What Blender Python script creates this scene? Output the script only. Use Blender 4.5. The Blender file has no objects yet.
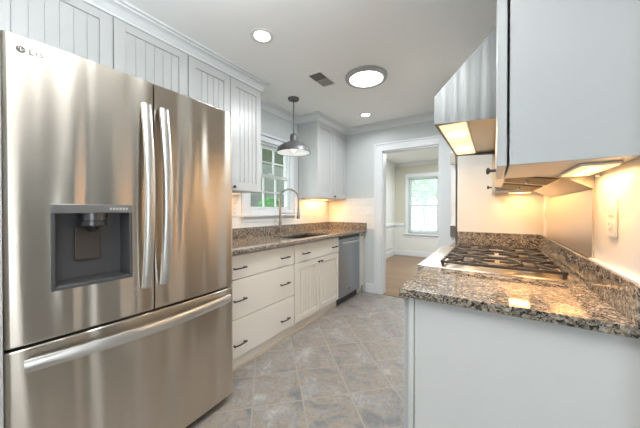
import bpy, bmesh, math, random
from mathutils import Vector, Matrix
random.seed(7)
S = bpy.context.scene
COL = S.collection
PI = math.pi

# ------------------------------------------------------------------ camera
CH = 1.206
cam_d = bpy.data.cameras.new('camera')
cam = bpy.data.objects.new('camera', cam_d)
COL.objects.link(cam)
cam.location = (0, 0, CH)
cam.rotation_mode = 'XYZ'
cam.rotation_euler = (PI / 2 - 0.0076, 0.0, 0.5827)
cam_d.sensor_fit = 'HORIZONTAL'
cam_d.sensor_width = 36
cam_d.lens = 36 * 261.93 / 640
cam_d.shift_y = -(214 - 211.82) / 640
cam_d.clip_start = 0.02
S.camera = cam

# ------------------------------------------------------------------ exposure
S.view_settings.view_transform = 'Standard'
S.view_settings.look = 'None'
S.view_settings.gamma = 1
S.view_settings.exposure = 0.7
S.view_settings.use_curve_mapping = False

# ------------------------------------------------------------------ sky
W = bpy.data.worlds.new('sky')
S.world = W
W.use_nodes = True
bg = W.node_tree.nodes['Background']
bg.inputs['Color'].default_value = (0.86, 0.94, 1.0, 1)
bg.inputs['Strength'].default_value = 3.0


def area(name, loc, size, power, color, rot=(0, 0, 0), size_y=None, spread=None, parent=None):
    l = bpy.data.lights.new(name, 'AREA')
    l.energy = power
    l.color = color
    l.size = size
    if size_y:
        l.shape = 'RECTANGLE'
        l.size_y = size_y
    if spread:
        l.spread = spread
    o = bpy.data.objects.new(name, l)
    COL.objects.link(o)
    o.rotation_euler = rot
    if parent:
        o.parent = parent
        o.location = Vector(loc) - Vector(parent['_o'])
    else:
        o.location = loc
    return o


COOL = (0.96, 0.98, 1.0)
WARM = (1.0, 0.50, 0.17)
# fill light added under the ceiling of the unseen room behind the camera
area('fill_light_living', (1.4, -1.0, 2.43), 1.2, 4, COOL)
# upward fill added above the frame, with no lamp body behind it
area('fill_uplight', (-0.25, -0.25, 2.06), 0.7, 8.2, COOL, (PI, 0, 0))
# second upward fill added above the frame, also without a lamp body
area('fill_uplight', (-0.75, 0.2, 2.12), 0.5, 18, COOL, (PI, 0, 0))
# daylight-coloured fill added in front of the made-up living room window
area('fill_daylight', (3.17, -1.3, 0.7), 1.2, 17, (0.90, 0.96, 1.0), (0, PI / 2, 0), 2.5)
# fill light added under the ceiling beyond the doorway
area('fill_light_far_room', (-0.9, 5.4, 2.43), 0.9, 38, COOL)

# ------------------------------------------------------------------ materials
def mat(name):
    m = bpy.data.materials.new(name)
    m.use_nodes = True
    nt = m.node_tree
    return m, nt, nt.nodes['Principled BSDF']


def N(nt, typ, **kw):
    n = nt.nodes.new(typ)
    for k, v in kw.items():
        if k.startswith('i_'):
            n.inputs[k[2:].replace('_', ' ')].default_value = v
        else:
            setattr(n, k, v)
    return n


def paint(name, col, rough=0.4, spec=0.5, metal=0.0, var=0.03, scale=6, bump=0.0):
    m, nt, b = mat(name)
    tc = N(nt, 'ShaderNodeTexCoord')
    no = N(nt, 'ShaderNodeTexNoise', i_Scale=scale, i_Detail=3.0)
    nt.links.new(tc.outputs['Object'], no.inputs['Vector'])
    mx = N(nt, 'ShaderNodeMix', data_type='RGBA')
    mx.inputs[6].default_value = (*[c * (1 - var) for c in col], 1)
    mx.inputs[7].default_value = (*[min(1, c * (1 + var)) for c in col], 1)
    nt.links.new(no.outputs['Fac'], mx.inputs[0])
    nt.links.new(mx.outputs[2], b.inputs['Base Color'])
    b.inputs['Roughness'].default_value = rough
    b.inputs['Metallic'].default_value = metal
    b.inputs['Specular IOR Level'].default_value = spec
    if bump:
        n2 = N(nt, 'ShaderNodeTexNoise', i_Scale=120.0, i_Detail=2.0)
        nt.links.new(tc.outputs['Object'], n2.inputs['Vector'])
        bp = N(nt, 'ShaderNodeBump', i_Strength=bump, i_Distance=0.002)
        nt.links.new(n2.outputs['Fac'], bp.inputs['Height'])
        nt.links.new(bp.outputs['Normal'], b.inputs['Normal'])
    return m


def steel(name, col=(0.62, 0.58, 0.53), rough=0.27, aniso=0.8, rot=0.25, wav=0.0, wsc=(2, 6.5, 0.6)):
    m, nt, b = mat(name)
    tc = N(nt, 'ShaderNodeTexCoord')
    mp = N(nt, 'ShaderNodeMapping')
    mp.inputs['Scale'].default_value = (6, 6, 500)
    no = N(nt, 'ShaderNodeTexNoise', i_Scale=1.0, i_Detail=2.0)
    nt.links.new(tc.outputs['Object'], mp.inputs['Vector'])
    nt.links.new(mp.outputs['Vector'], no.inputs['Vector'])
    mx = N(nt, 'ShaderNodeMix', data_type='RGBA')
    mx.inputs[6].default_value = (*[c * 0.95 for c in col], 1)
    mx.inputs[7].default_value = (*[c * 1.05 for c in col], 1)
    nt.links.new(no.outputs['Fac'], mx.inputs[0])
    nt.links.new(mx.outputs[2], b.inputs['Base Color'])
    b.inputs['Metallic'].default_value = 1
    b.inputs['Roughness'].default_value = rough
    b.inputs['Anisotropic'].default_value = aniso
    b.inputs['Anisotropic Rotation'].default_value = rot
    tg = N(nt, 'ShaderNodeTangent', direction_type='RADIAL', axis='Z')
    nt.links.new(tg.outputs['Tangent'], b.inputs['Tangent'])
    if wav:
        n2 = N(nt, 'ShaderNodeTexNoise', i_Scale=1.0, i_Detail=1.0)
        mp2 = N(nt, 'ShaderNodeMapping')
        mp2.inputs['Scale'].default_value = wsc
        nt.links.new(tc.outputs['Object'], mp2.inputs['Vector'])
        nt.links.new(mp2.outputs['Vector'], n2.inputs['Vector'])
        bp = N(nt, 'ShaderNodeBump', i_Strength=1.0, i_Distance=wav)
        nt.links.new(n2.outputs['Fac'], bp.inputs['Height'])
        nt.links.new(bp.outputs['Normal'], b.inputs['Normal'])
    return m


def emit(name, col, s):
    m, nt, b = mat(name)
    b.inputs['Base Color'].default_value = (*col, 1)
    b.inputs['Emission Color'].default_value = (*col, 1)
    b.inputs['Emission Strength'].default_value = s
    return m


def ramp(nt, fac, stops, interp='LINEAR'):
    r = N(nt, 'ShaderNodeValToRGB')
    r.color_ramp.interpolation = interp
    el = r.color_ramp.elements
    while len(el) < len(stops):
        el.new(0.5)
    for e, (p, c) in zip(el, stops):
        e.position = p
        e.color = (*c, 1)
    nt.links.new(fac, r.inputs['Fac'])
    return r


def granite():
    m, nt, b = mat('granite')
    tc = N(nt, 'ShaderNodeTexCoord')
    no = N(nt, 'ShaderNodeTexNoise', i_Scale=45.0, i_Detail=4.0)
    nt.links.new(tc.outputs['Object'], no.inputs['Vector'])
    mixv = N(nt, 'ShaderNodeMix', data_type='RGBA')
    mixv.inputs[0].default_value = 0.03
    nt.links.new(tc.outputs['Object'], mixv.inputs[6])
    nt.links.new(no.outputs['Color'], mixv.inputs[7])
    v = N(nt, 'ShaderNodeTexVoronoi', i_Scale=185.0)
    nt.links.new(mixv.outputs[2], v.inputs['Vector'])
    bw = N(nt, 'ShaderNodeSeparateColor')
    nt.links.new(v.outputs['Color'], bw.inputs['Color'])
    r = ramp(nt, bw.outputs[0], [(0.0, (0.03, 0.028, 0.026)), (0.20, (0.06, 0.055, 0.05)), (0.34, (0.19, 0.165, 0.135)),
                                 (0.55, (0.31, 0.255, 0.195)), (0.78, (0.41, 0.355, 0.285)), (1.0, (0.53, 0.48, 0.41))])
    big = N(nt, 'ShaderNodeTexNoise', i_Scale=48.0, i_Detail=3.0)
    nt.links.new(tc.outputs['Object'], big.inputs['Vector'])
    r2 = ramp(nt, big.outputs['Fac'], [(0.38, (0.62, 0.62, 0.64)), (0.62, (1.16, 1.12, 1.06))])
    mu = N(nt, 'ShaderNodeMix', data_type='RGBA', blend_type='MULTIPLY')
    mu.inputs[0].default_value = 1
    nt.links.new(r.outputs['Color'], mu.inputs[6])
    nt.links.new(r2.outputs['Color'], mu.inputs[7])
    nt.links.new(mu.outputs[2], b.inputs['Base Color'])
    b.inputs['Roughness'].default_value = 0.06
    b.inputs['Specular IOR Level'].default_value = 0.6
    return m


def slate_tile():
    m, nt, b = mat('slate_tile')
    tc = N(nt, 'ShaderNodeTexCoord')
    mp = N(nt, 'ShaderNodeMapping')
    mp.inputs['Rotation'].default_value = (0, 0, -PI / 4)
    mp.inputs['Location'].default_value = (-0.228 + 0.003, -1.643 + 0.003, 0)
    nt.links.new(tc.outputs['Object'], mp.inputs['Vector'])
    br = N(nt, 'ShaderNodeTexBrick')
    br.offset = 0.0
    br.squash = 1.0
    br.inputs['Scale'].default_value = 1
    br.inputs['Brick Width'].default_value = 0.3095
    br.inputs['Row Height'].default_value = 0.3095
    br.inputs['Mortar Size'].default_value = 0.0045
    br.inputs['Mortar Smooth'].default_value = 0.3
    br.inputs['Color1'].default_value = (0, 0, 0, 1)
    br.inputs['Color2'].default_value = (1, 1, 1, 1)
    br.inputs['Mortar'].default_value = (0.5, 0.5, 0.5, 1)
    nt.links.new(mp.outputs['Vector'], br.inputs['Vector'])
    # per-tile shift of the cloudy pattern
    sc = N(nt, 'ShaderNodeVectorMath', operation='SCALE')
    sc.inputs['Scale'].default_value = 7.0
    nt.links.new(br.outputs['Color'], sc.inputs[0])
    ad = N(nt, 'ShaderNodeVectorMath', operation='ADD')
    nt.links.new(tc.outputs['Object'], ad.inputs[0])
    nt.links.new(sc.outputs['Vector'], ad.inputs[1])
    no = N(nt, 'ShaderNodeTexNoise', i_Scale=4.5, i_Detail=7.0, i_Roughness=0.6, i_Distortion=1.0)
    nt.links.new(ad.outputs['Vector'], no.inputs['Vector'])
    r = ramp(nt, no.outputs['Fac'], [(0.30, (0.165, 0.165, 0.17)), (0.41, (0.22, 0.215, 0.213)), (0.49, (0.285, 0.245, 0.205)),
                                     (0.56, (0.255, 0.248, 0.245)), (0.72, (0.39, 0.375, 0.355))])
    no2 = N(nt, 'ShaderNodeTexNoise', i_Scale=22.0, i_Detail=6.0, i_Roughness=0.7, i_Distortion=1.5)
    nt.links.new(ad.outputs['Vector'], no2.inputs['Vector'])
    r2 = ramp(nt, no2.outputs['Fac'], [(0.32, (0.76, 0.76, 0.77)), (0.68, (1.22, 1.20, 1.17))])
    mu = N(nt, 'ShaderNodeMix', data_type='RGBA', blend_type='MULTIPLY')
    mu.inputs[0].default_value = 1
    nt.links.new(r.outputs['Color'], mu.inputs[6])
    nt.links.new(r2.outputs['Color'], mu.inputs[7])
    gm = N(nt, 'ShaderNodeMix', data_type='RGBA')
    nt.links.new(br.outputs['Fac'], gm.inputs[0])
    nt.links.new(mu.outputs[2], gm.inputs[6])
    gm.inputs[7].default_value = (0.33, 0.295, 0.255, 1)
    nt.links.new(gm.outputs[2], b.inputs['Base Color'])
    b.inputs['Roughness'].default_value = 0.42
    bp = N(nt, 'ShaderNodeBump', i_Strength=0.25, i_Distance=0.004)
    inv = N(nt, 'ShaderNodeMath', operation='MULTIPLY_ADD')
    inv.inputs[1].default_value = -0.8
    nt.links.new(br.outputs['Fac'], inv.inputs[0])
    nt.links.new(no2.outputs['Fac'], inv.inputs[2])
    nt.links.new(inv.outputs[0], bp.inputs['Height'])
    nt.links.new(bp.outputs['Normal'], b.inputs['Normal'])
    return m


def oak_floor():
    m, nt, b = mat('oak_floor')
    tc = N(nt, 'ShaderNodeTexCoord')
    br = N(nt, 'ShaderNodeTexBrick')
    br.offset = 0.37
    br.inputs['Scale'].default_value = 1
    br.inputs['Brick Width'].default_value = 0.9
    br.inputs['Row Height'].default_value = 0.075
    br.inputs['Mortar Size'].default_value = 0.0012
    br.inputs['Color1'].default_value = (0.20, 0.115, 0.055, 1)
    br.inputs['Color2'].default_value = (0.27, 0.165, 0.085, 1)
    br.inputs['Mortar'].default_value = (0.10, 0.055, 0.03, 1)
    nt.links.new(tc.outputs['Object'], br.inputs['Vector'])
    mp = N(nt, 'ShaderNodeMapping')
    mp.inputs['Scale'].default_value = (3, 60, 1)
    no = N(nt, 'ShaderNodeTexNoise', i_Scale=1.0, i_Detail=4.0)
    nt.links.new(tc.outputs['Object'], mp.inputs['Vector'])
    nt.links.new(mp.outputs['Vector'], no.inputs['Vector'])
    r2 = ramp(nt, no.outputs['Fac'], [(0.3, (0.8, 0.78, 0.76)), (0.7, (1.15, 1.15, 1.15))])
    mu = N(nt, 'ShaderNodeMix', data_type='RGBA', blend_type='MULTIPLY')
    mu.inputs[0].default_value = 1
    nt.links.new(br.outputs['Color'], mu.inputs[6])
    nt.links.new(r2.outputs['Color'], mu.inputs[7])
    nt.links.new(mu.outputs[2], b.inputs['Base Color'])
    b.inputs['Roughness'].default_value = 0.3
    return m


def subway():
    m, nt, b = mat('white_wall_tile')
    tc = N(nt, 'ShaderNodeTexCoord')
    # use x+y as the running coordinate so that the same tile works on both walls
    sx = N(nt, 'ShaderNodeSeparateXYZ')
    nt.links.new(tc.outputs['Object'], sx.inputs[0])
    a = N(nt, 'ShaderNodeMath', operation='ADD')
    nt.links.new(sx.outputs[0], a.inputs[0])
    nt.links.new(sx.outputs[1], a.inputs[1])
    cb = N(nt, 'ShaderNodeCombineXYZ')
    nt.links.new(a.outputs[0], cb.inputs[0])
    nt.links.new(sx.outputs[2], cb.inputs[1])
    br = N(nt, 'ShaderNodeTexBrick')
    br.inputs['Scale'].default_value = 1
    br.inputs['Brick Width'].default_value = 0.30
    br.inputs['Row Height'].default_value = 0.075
    br.inputs['Mortar Size'].default_value = 0.0015
    br.inputs['Color1'].default_value = (0.80, 0.80, 0.77, 1)
    br.inputs['Color2'].default_value = (0.84, 0.84, 0.81, 1)
    br.inputs['Mortar'].default_value = (0.64, 0.63, 0.60, 1)
    nt.links.new(cb.outputs[0], br.inputs['Vector'])
    nt.links.new(br.outputs['Color'], b.inputs['Base Color'])
    b.inputs['Roughness'].default_value = 0.25
    return m


def foliage_mat(name, c1, c2):
    m, nt, b = mat(name)
    tc = N(nt, 'ShaderNodeTexCoord')
    no = N(nt, 'ShaderNodeTexNoise', i_Scale=9.0, i_Detail=3.0)
    nt.links.new(tc.outputs['Object'], no.inputs['Vector'])
    r = ramp(nt, no.outputs['Fac'], [(0.35, c1), (0.65, c2)])
    nt.links.new(r.outputs['Color'], b.inputs['Base Color'])
    b.inputs['Roughness'].default_value = 0.6
    return m


M = {}
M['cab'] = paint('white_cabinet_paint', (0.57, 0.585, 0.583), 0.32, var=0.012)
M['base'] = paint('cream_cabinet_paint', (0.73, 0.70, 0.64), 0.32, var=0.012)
M['panel'] = paint('brightened_panel_paint', (0.77, 0.765, 0.745), 0.32, var=0.012)  # cabinet white made lighter, light on the end panel put into colour
M['trim'] = paint('white_trim_paint', (0.755, 0.79, 0.81), 0.35, var=0.012)
M['wall'] = paint('pale_grey_wall_paint', (0.60, 0.645, 0.645), 0.6, var=0.012)
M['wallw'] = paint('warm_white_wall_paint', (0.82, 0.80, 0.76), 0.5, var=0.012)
M['far'] = paint('sage_beige_wall_paint', (0.60, 0.59, 0.50), 0.6, var=0.015)
M['wains'] = paint('wainscot_paint', (0.74, 0.75, 0.71), 0.5, var=0.015)
M['ceil'] = paint('ceiling_paint', (0.94, 0.96, 0.955), 0.7, var=0.012)
M['granite'] = granite()
M['tile'] = slate_tile()
M['oak'] = oak_floor()
M['subway'] = subway()
M['steel'] = steel('brushed_steel', (0.62, 0.56, 0.485), 0.28, 0.88, 0.25, 0.045)
M['steel_h'] = steel('hood_steel', (0.24, 0.245, 0.24), 0.24, 0.88, 0.25, 0.003, (24, 6, 0.5))
M['steel_p'] = steel('steel_panel', (0.74, 0.68, 0.60), 0.33, 0.6, 0.25)
M['steel_d'] = steel('dishwasher_steel', (0.40, 0.43, 0.47), 0.30, 0.6, 0.25)
M['bright'] = steel('handle_steel', (0.70, 0.68, 0.65), 0.36, 0.5, 0.25)
M['nickel'] = paint('brushed_nickel', (0.42, 0.375, 0.32), 0.28, metal=1.0)
M['sink'] = paint('sink_steel', (0.30, 0.30, 0.30), 0.35, metal=1.0)
M['black'] = paint('black_metal', (0.02, 0.019, 0.018), 0.4)
M['iron'] = paint('cast_iron', (0.065, 0.054, 0.046), 0.45)
M['dark'] = paint('dark_plastic', (0.05, 0.05, 0.052), 0.35)
M['disp'] = paint('dispenser_grey_plastic', (0.105, 0.105, 0.11), 0.35, metal=0.4)
M['disp2'] = paint('dispenser_light_grey', (0.20, 0.20, 0.205), 0.35, metal=0.4)
M['nozz'] = paint('nozzle_grey', (0.085, 0.085, 0.088), 0.22, metal=0.5)
M['padl'] = paint('paddle_smoke', (0.125, 0.105, 0.09), 0.2, metal=0.3)
M['label'] = paint('pale_control_marking', (0.55, 0.55, 0.55), 0.4)
M['logo'] = paint('grey_emblem', (0.10, 0.095, 0.09), 0.4)
M['gun'] = paint('gunmetal_enamel', (0.12, 0.12, 0.125), 0.42, metal=0.2)
M['whiteen'] = paint('white_enamel', (0.76, 0.77, 0.76), 0.35)
M['plate'] = paint('white_plastic', (0.84, 0.84, 0.82), 0.35)
M['slot'] = paint('slot_shadow_grey', (0.30, 0.29, 0.27), 0.5)
M['grey'] = paint('vent_grey', (0.22, 0.22, 0.215), 0.5)
M['ventl'] = paint('vent_pale_grey', (0.46, 0.46, 0.45), 0.5)
M['ring'] = paint('brushed_light_ring', (0.42, 0.43, 0.44), 0.4, metal=0.6)
M['brass'] = paint('burner_cap', (0.10, 0.08, 0.06), 0.4, metal=0.6)
M['gold'] = steel('warm_hood_liner', (0.42, 0.33, 0.21), 0.3, 0.5)
M['bronze'] = paint('dark_bronze', (0.10, 0.08, 0.065), 0.35, metal=0.6)
M['filter'] = steel('filter_mesh', (0.17, 0.13, 0.07), 0.35, 0.3)
M['wood_edge'] = paint('wood_quarter_round', (0.55, 0.46, 0.34), 0.5)
M['lens'] = emit('lit_lens', (1.0, 0.98, 0.95), 2.5)
M['lensw'] = emit('warm_lit_lens', (1.0, 0.68, 0.33), 0.75)
M['lampw'] = emit('warm_lit_lamp', (1.0, 0.82, 0.5), 3.0)
M['bulb'] = emit('lit_bulb', (1.0, 0.93, 0.82), 1.5)
M['hoodlens'] = emit('lit_hood_lens', (1.0, 0.74, 0.42), 0.75)
M['hoodbulb'] = emit('lit_hood_bulb', (1.0, 0.86, 0.62), 4.0)
M['siding'] = paint('grey_green_siding', (0.09, 0.105, 0.088), 0.7)
M['porch'] = paint('porch_ceiling_paint', (0.16, 0.16, 0.14), 0.7)
M['leaf'] = foliage_mat('bright_leaves', (0.05, 0.26, 0.06), (0.22, 0.62, 0.20))
M['leafd'] = foliage_mat('dark_leaves', (0.05, 0.12, 0.05), (0.20, 0.36, 0.17))
M['leafp'] = foliage_mat('pale_leaves', (0.40, 0.58, 0.42), (0.62, 0.80, 0.62))
M['lawn'] = foliage_mat('lawn', (0.22, 0.36, 0.14), (0.36, 0.52, 0.24))
M['bark'] = paint('bark', (0.12, 0.09, 0.07), 0.8)
M['barkp'] = paint('pale_bark', (0.42, 0.42, 0.38), 0.8)
M['blind'] = paint('white_blind_slat', (0.85, 0.87, 0.87), 0.5)
_bn = M['blind'].node_tree
_tl = _bn.nodes.new('ShaderNodeBsdfTranslucent')
_tl.inputs['Color'].default_value = (0.85, 0.88, 0.88, 1)
_bm = _bn.nodes.new('ShaderNodeMixShader')
_bm.inputs[0].default_value = 0.7
_bn.links.new(_bn.nodes['Principled BSDF'].outputs[0], _bm.inputs[1])
_bn.links.new(_tl.outputs[0], _bm.inputs[2])
_bn.links.new(_bm.outputs[0], _bn.nodes['Material Output'].inputs['Surface'])
M['road'] = paint('pale_road', (0.50, 0.50, 0.50), 0.8)
gm, gnt, gb = mat('window_glass')
gb.inputs['Base Color'].default_value = (0.9, 0.95, 0.93, 1)
gb.inputs['Roughness'].default_value = 0.02
gb.inputs['Transmission Weight'].default_value = 1.0
gb.inputs['IOR'].default_value = 1.02
M['glass'] = gm
gm2, gnt2, gb2 = mat('window_glass_reflective')
_mix = gnt2.nodes.new('ShaderNodeMixShader')
_tr = gnt2.nodes.new('ShaderNodeBsdfTransparent')
_gl = gnt2.nodes.new('ShaderNodeBsdfGlossy')
_gl.inputs['Roughness'].default_value = 0.03
_mix.inputs[0].default_value = 0.10
gnt2.links.new(_tr.outputs[0], _mix.inputs[1])
gnt2.links.new(_gl.outputs[0], _mix.inputs[2])
gnt2.links.new(_mix.outputs[0], gnt2.nodes['Material Output'].inputs['Surface'])
M['glass'] = gm2


# ------------------------------------------------------------------ mesh building (all in room metres)
class MB:
    def __init__(s):
        s.bm = bmesh.new()

    def _face(s, vs, smooth=False):
        try:
            f = s.bm.faces.new(vs)
            f.smooth = smooth
            return f
        except ValueError:
            return None

    def box(s, x0, y0, z0, x1, y1, z1):
        x0, x1 = min(x0, x1), max(x0, x1)
        y0, y1 = min(y0, y1), max(y0, y1)
        z0, z1 = min(z0, z1), max(z0, z1)
        v = [s.bm.verts.new(p) for p in ((x0, y0, z0), (x1, y0, z0), (x1, y1, z0), (x0, y1, z0),
                                         (x0, y0, z1), (x1, y0, z1), (x1, y1, z1), (x0, y1, z1))]
        for f in ((0, 3, 2, 1), (4, 5, 6, 7), (0, 1, 5, 4), (1, 2, 6, 5), (2, 3, 7, 6), (3, 0, 4, 7)):
            s._face([v[i] for i in f])
        return s

    def prism(s, poly, axis, a0, a1):
        # poly: list of 2D points in the two other axes (cyclic order x,y,z without axis)
        def P(p, a):
            if axis == 'y':
                return (p[0], a, p[1])
            if axis == 'x':
                return (a, p[0], p[1])
            return (p[0], p[1], a)
        A = [s.bm.verts.new(P(p, a0)) for p in poly]
        B = [s.bm.verts.new(P(p, a1)) for p in poly]
        s._face(A[::-1])
        s._face(B)
        n = len(poly)
        for i in range(n):
            s._face([A[i], A[(i + 1) % n], B[(i + 1) % n], B[i]])
        return s

    def tube(s, pts, r, seg=10, cap=True):
        pts = [Vector(p) for p in pts]
        rs = r if isinstance(r, (list, tuple)) else [r] * len(pts)
        rings = []
        up = None
        for i, p in enumerate(pts):
            d = (pts[min(i + 1, len(pts) - 1)] - pts[max(i - 1, 0)]).normalized()
            if up is None:
                up = Vector((0, 0, 1)) if abs(d.z) < 0.9 else Vector((1, 0, 0))
            a = d.cross(up)
            if a.length < 1e-5:
                a = d.orthogonal()
            a.normalize()
            b = a.cross(d).normalized()
            up = b
            rings.append([s.bm.verts.new(p + (a * math.cos(t) + b * math.sin(t)) * rs[i])
                          for t in [2 * PI * k / seg for k in range(seg)]])
        for R0, R1 in zip(rings, rings[1:]):
            for k in range(seg):
                s._face([R0[k], R0[(k + 1) % seg], R1[(k + 1) % seg], R1[k]], True)
        if cap:
            s._face(rings[0][::-1])
            s._face(rings[-1])
        return s

    def lathe(s, prof, c, seg=32, axis='z'):
        # prof: (r, h) pairs
        rings = []
        for r, h in prof:
            ring = []
            for k in range(seg):
                t = 2 * PI * k / seg
                if axis == 'z':
                    p = (c[0] + r * math.cos(t), c[1] + r * math.sin(t), c[2] + h)
                elif axis == 'x':
                    p = (c[0] + h, c[1] + r * math.cos(t), c[2] + r * math.sin(t))
                else:
                    p = (c[0] + r * math.cos(t), c[1] + h, c[2] + r * math.sin(t))
                ring.append(s.bm.verts.new(p))
            rings.append(ring)
        for R0, R1 in zip(rings, rings[1:]):
            for k in range(seg):
                s._face([R0[k], R0[(k + 1) % seg], R1[(k + 1) % seg], R1[k]], True)
        s._face(rings[0][::-1])
        s._face(rings[-1])
        return s

    def build(s, name, m, parent=None, bevel=0.0, sharp=35):
        bmesh.ops.recalc_face_normals(s.bm, faces=s.bm.faces)
        o0 = Vector(parent['_o']) if parent else None
        if parent is None:
            xs = [v.co for v in s.bm.verts]
            o0 = Vector(((min(p.x for p in xs) + max(p.x for p in xs)) / 2,
                         (min(p.y for p in xs) + max(p.y for p in xs)) / 2,
                         min(p.z for p in xs)))
            if getattr(s, 'origin', None) is not None:
                o0 = Vector(s.origin)
        bmesh.ops.translate(s.bm, verts=s.bm.verts, vec=-o0)
        me = bpy.data.meshes.new(name)
        s.bm.to_mesh(me)
        s.bm.free()
        me.set_sharp_from_angle(angle=math.radians(sharp))
        me.materials.append(m)
        o = bpy.data.objects.new(name, me)
        COL.objects.link(o)
        o['_o'] = tuple(o0)
        if parent:
            o.parent = parent
        else:
            o.location = o0
        if bevel:
            b = o.modifiers.new('bevel', 'BEVEL')
            b.width = bevel
            b.segments = 2
            b.limit_method = 'ANGLE'
            b.angle_limit = math.radians(40)
        return o


def thing(name, loc, label, cat, group=None):
    o = bpy.data.objects.new(name, None)
    o.empty_display_size = 0.05
    COL.objects.link(o)
    o.location = loc
    o['_o'] = tuple(loc)
    o['label'] = label
    o['category'] = cat
    if group:
        o['group'] = group
    return o


def tag(o, label, cat, group=None, kind=None):
    o['label'] = label
    o['category'] = cat
    if group:
        o['group'] = group
    if kind:
        o['kind'] = kind
    return o


def struct(mb, name, m, origin=(0, 0, 0), bevel=0.0):
    mb.origin = origin
    o = mb.build(name, m, None, bevel)
    o['kind'] = 'structure'
    return o


# ------------------------------------------------------------------ dimensions
XW, YE, ZC = -2.205, 3.603, 2.444
XR = 0.325
YF = 7.035
XU = -1.888           # face of the left wall cabinets
XB = -1.585           # face of the left base cabinets
YP = 2.615            # return wall at the end of the range run

# ------------------------------------------------------------------ the setting
struct(MB().box(XW - 0.1, -3.2, -0.06, 3.2, YE, 0.0), 'floor', M['tile'])
struct(MB().box(XW - 0.1, YE, -0.06, 1.2, YF + 0.1, 0.0), 'floor_far_room', M['oak'])
struct(MB().box(XW - 0.2, -3.3, ZC, 3.3, YF + 0.2, ZC + 0.08), 'ceiling', M['ceil'])
# left wall with the window opening
WY0, WY1, WZ0, WZ1 = 1.950, 2.625, 1.195, 1.990
w = MB()
w.box(XW - 0.078, -3.2, 0, XW, WY0, ZC).box(XW - 0.078, WY1, 0, XW, YE + 0.1, ZC)
w.box(XW - 0.078, WY0, 0, XW, WY1, WZ0).box(XW - 0.078, WY0, WZ1, XW, WY1, ZC)
struct(w, 'wall_left', M['wall'])
# end wall with the doorway
DX0, DX1, DZ = -1.312, -0.56, 2.035
w = MB()
w.box(XW, YE, 0, DX0, YE + 0.12, ZC).box(DX1, YE, 0, 0.425, YE + 0.12, ZC).box(DX0, YE, DZ, DX1, YE + 0.12, ZC)
struct(w, 'wall_end', M['wall'])
# right wall behind the range run, and the return wall that closes the run
struct(MB().box(XR, 0.975, 0, XR + 0.1, YE, ZC), 'wall_right', M['wallw'])
struct(MB().box(-0.262, YP, 0, XR, YP + 0.09, ZC), 'wall_return', M['wallw'])
struct(MB().box(XW - 0.14, -3.3, 0, 3.3, -3.2, ZC), 'wall_back', M['wall'])
LW = (-2.2, -0.75, 0.3, 1.45)  # opening added in this unseen wall to let fill light in
struct(MB().box(3.2, -3.2, 0, 3.3, LW[0], ZC).box(3.2, LW[1], 0, 3.3, YE + 0.1, ZC).box(3.2, LW[0], 0, 3.3, LW[1], LW[2]).box(3.2, LW[0], LW[3], 3.3, LW[1], ZC), 'wall_living', M['wall'])
wf = MB().box(3.2, LW[0], LW[2], 3.3, LW[0] + 0.05, LW[3]).box(3.2, LW[1] - 0.05, LW[2], 3.3, LW[1], LW[3])
wf.box(3.2, LW[0] + 0.05, LW[2], 3.3, LW[1] - 0.05, LW[2] + 0.05).box(3.2, LW[0] + 0.05, LW[3] - 0.05, 3.3, LW[1] - 0.05, LW[3])
wf.box(3.22, -1.50, LW[2] + 0.05, 3.28, -1.45, LW[3] - 0.05)
struct(wf, 'added_window', M['trim'])  # frame of the added, unseen window that brings in fill light
struct(MB().box(XR + 0.1, YE, 0, 3.3, YE + 0.1, ZC), 'wall_living_end', M['wall'])
# far room shell
FW0, FW1, FZ0, FZ1 = -1.845, -1.10, 0.60, 2.055
struct(MB().box(XW - 0.14, YE + 0.12, 0, XW, YF + 0.1, ZC), 'wall_far_left', M['wains'])
w = MB()
w.box(XW - 0.14, YF, 0, FW0, YF + 0.12, ZC).box(FW1, YF, 0, 1.2, YF + 0.12, ZC)
w.box(FW0, YF, 0, FW1, YF + 0.12, FZ0).box(FW0, YF, FZ1, FW1, YF + 0.12, ZC)
struct(w, 'wall_far', M['far'])
struct(MB().box(1.1, YE + 0.12, 0, 1.2, YF, ZC), 'wall_far_right', M['wains'])
# white wall tile between counter and wall cabinets
struct(MB().box(XW, 1.10, 1.016, XW + 0.008, WY0 - 0.115, 1.375).box(XW, 2.72, 1.016, XW + 0.008, YE, 1.375)
       .box(XW, WY0 - 0.115, 1.016, XW + 0.008, 2.72, 1.085)
       .box(XW + 0.008, YE - 0.008, 0.93, -1.43, YE, 1.375), 'trim_1', M['subway'])

# baseboards
struct(MB().box(-1.56, YE - 0.018, 0.0, DX0 - 0.115, YE, 0.13).box(-1.56, YE - 0.026, 0, DX0 - 0.115, YE - 0.018, 0.022), 'baseboard_end', M['trim'], bevel=0.003)
struct(MB().box(XW, YF - 0.018, 0, 1.1, YF, 0.13), 'baseboard_far', M['trim'], bevel=0.003)
struct(MB().box(XW, YE + 0.12, 0, XW + 0.018, YF - 0.018, 0.13), 'baseboard_far_left', M['trim'], bevel=0.003)
struct(MB().box(DX0, YE - 0.01, 0.0, DX1, YE + 0.12, 0.008), 'trim_2', M['oak'])      # wooden threshold


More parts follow.
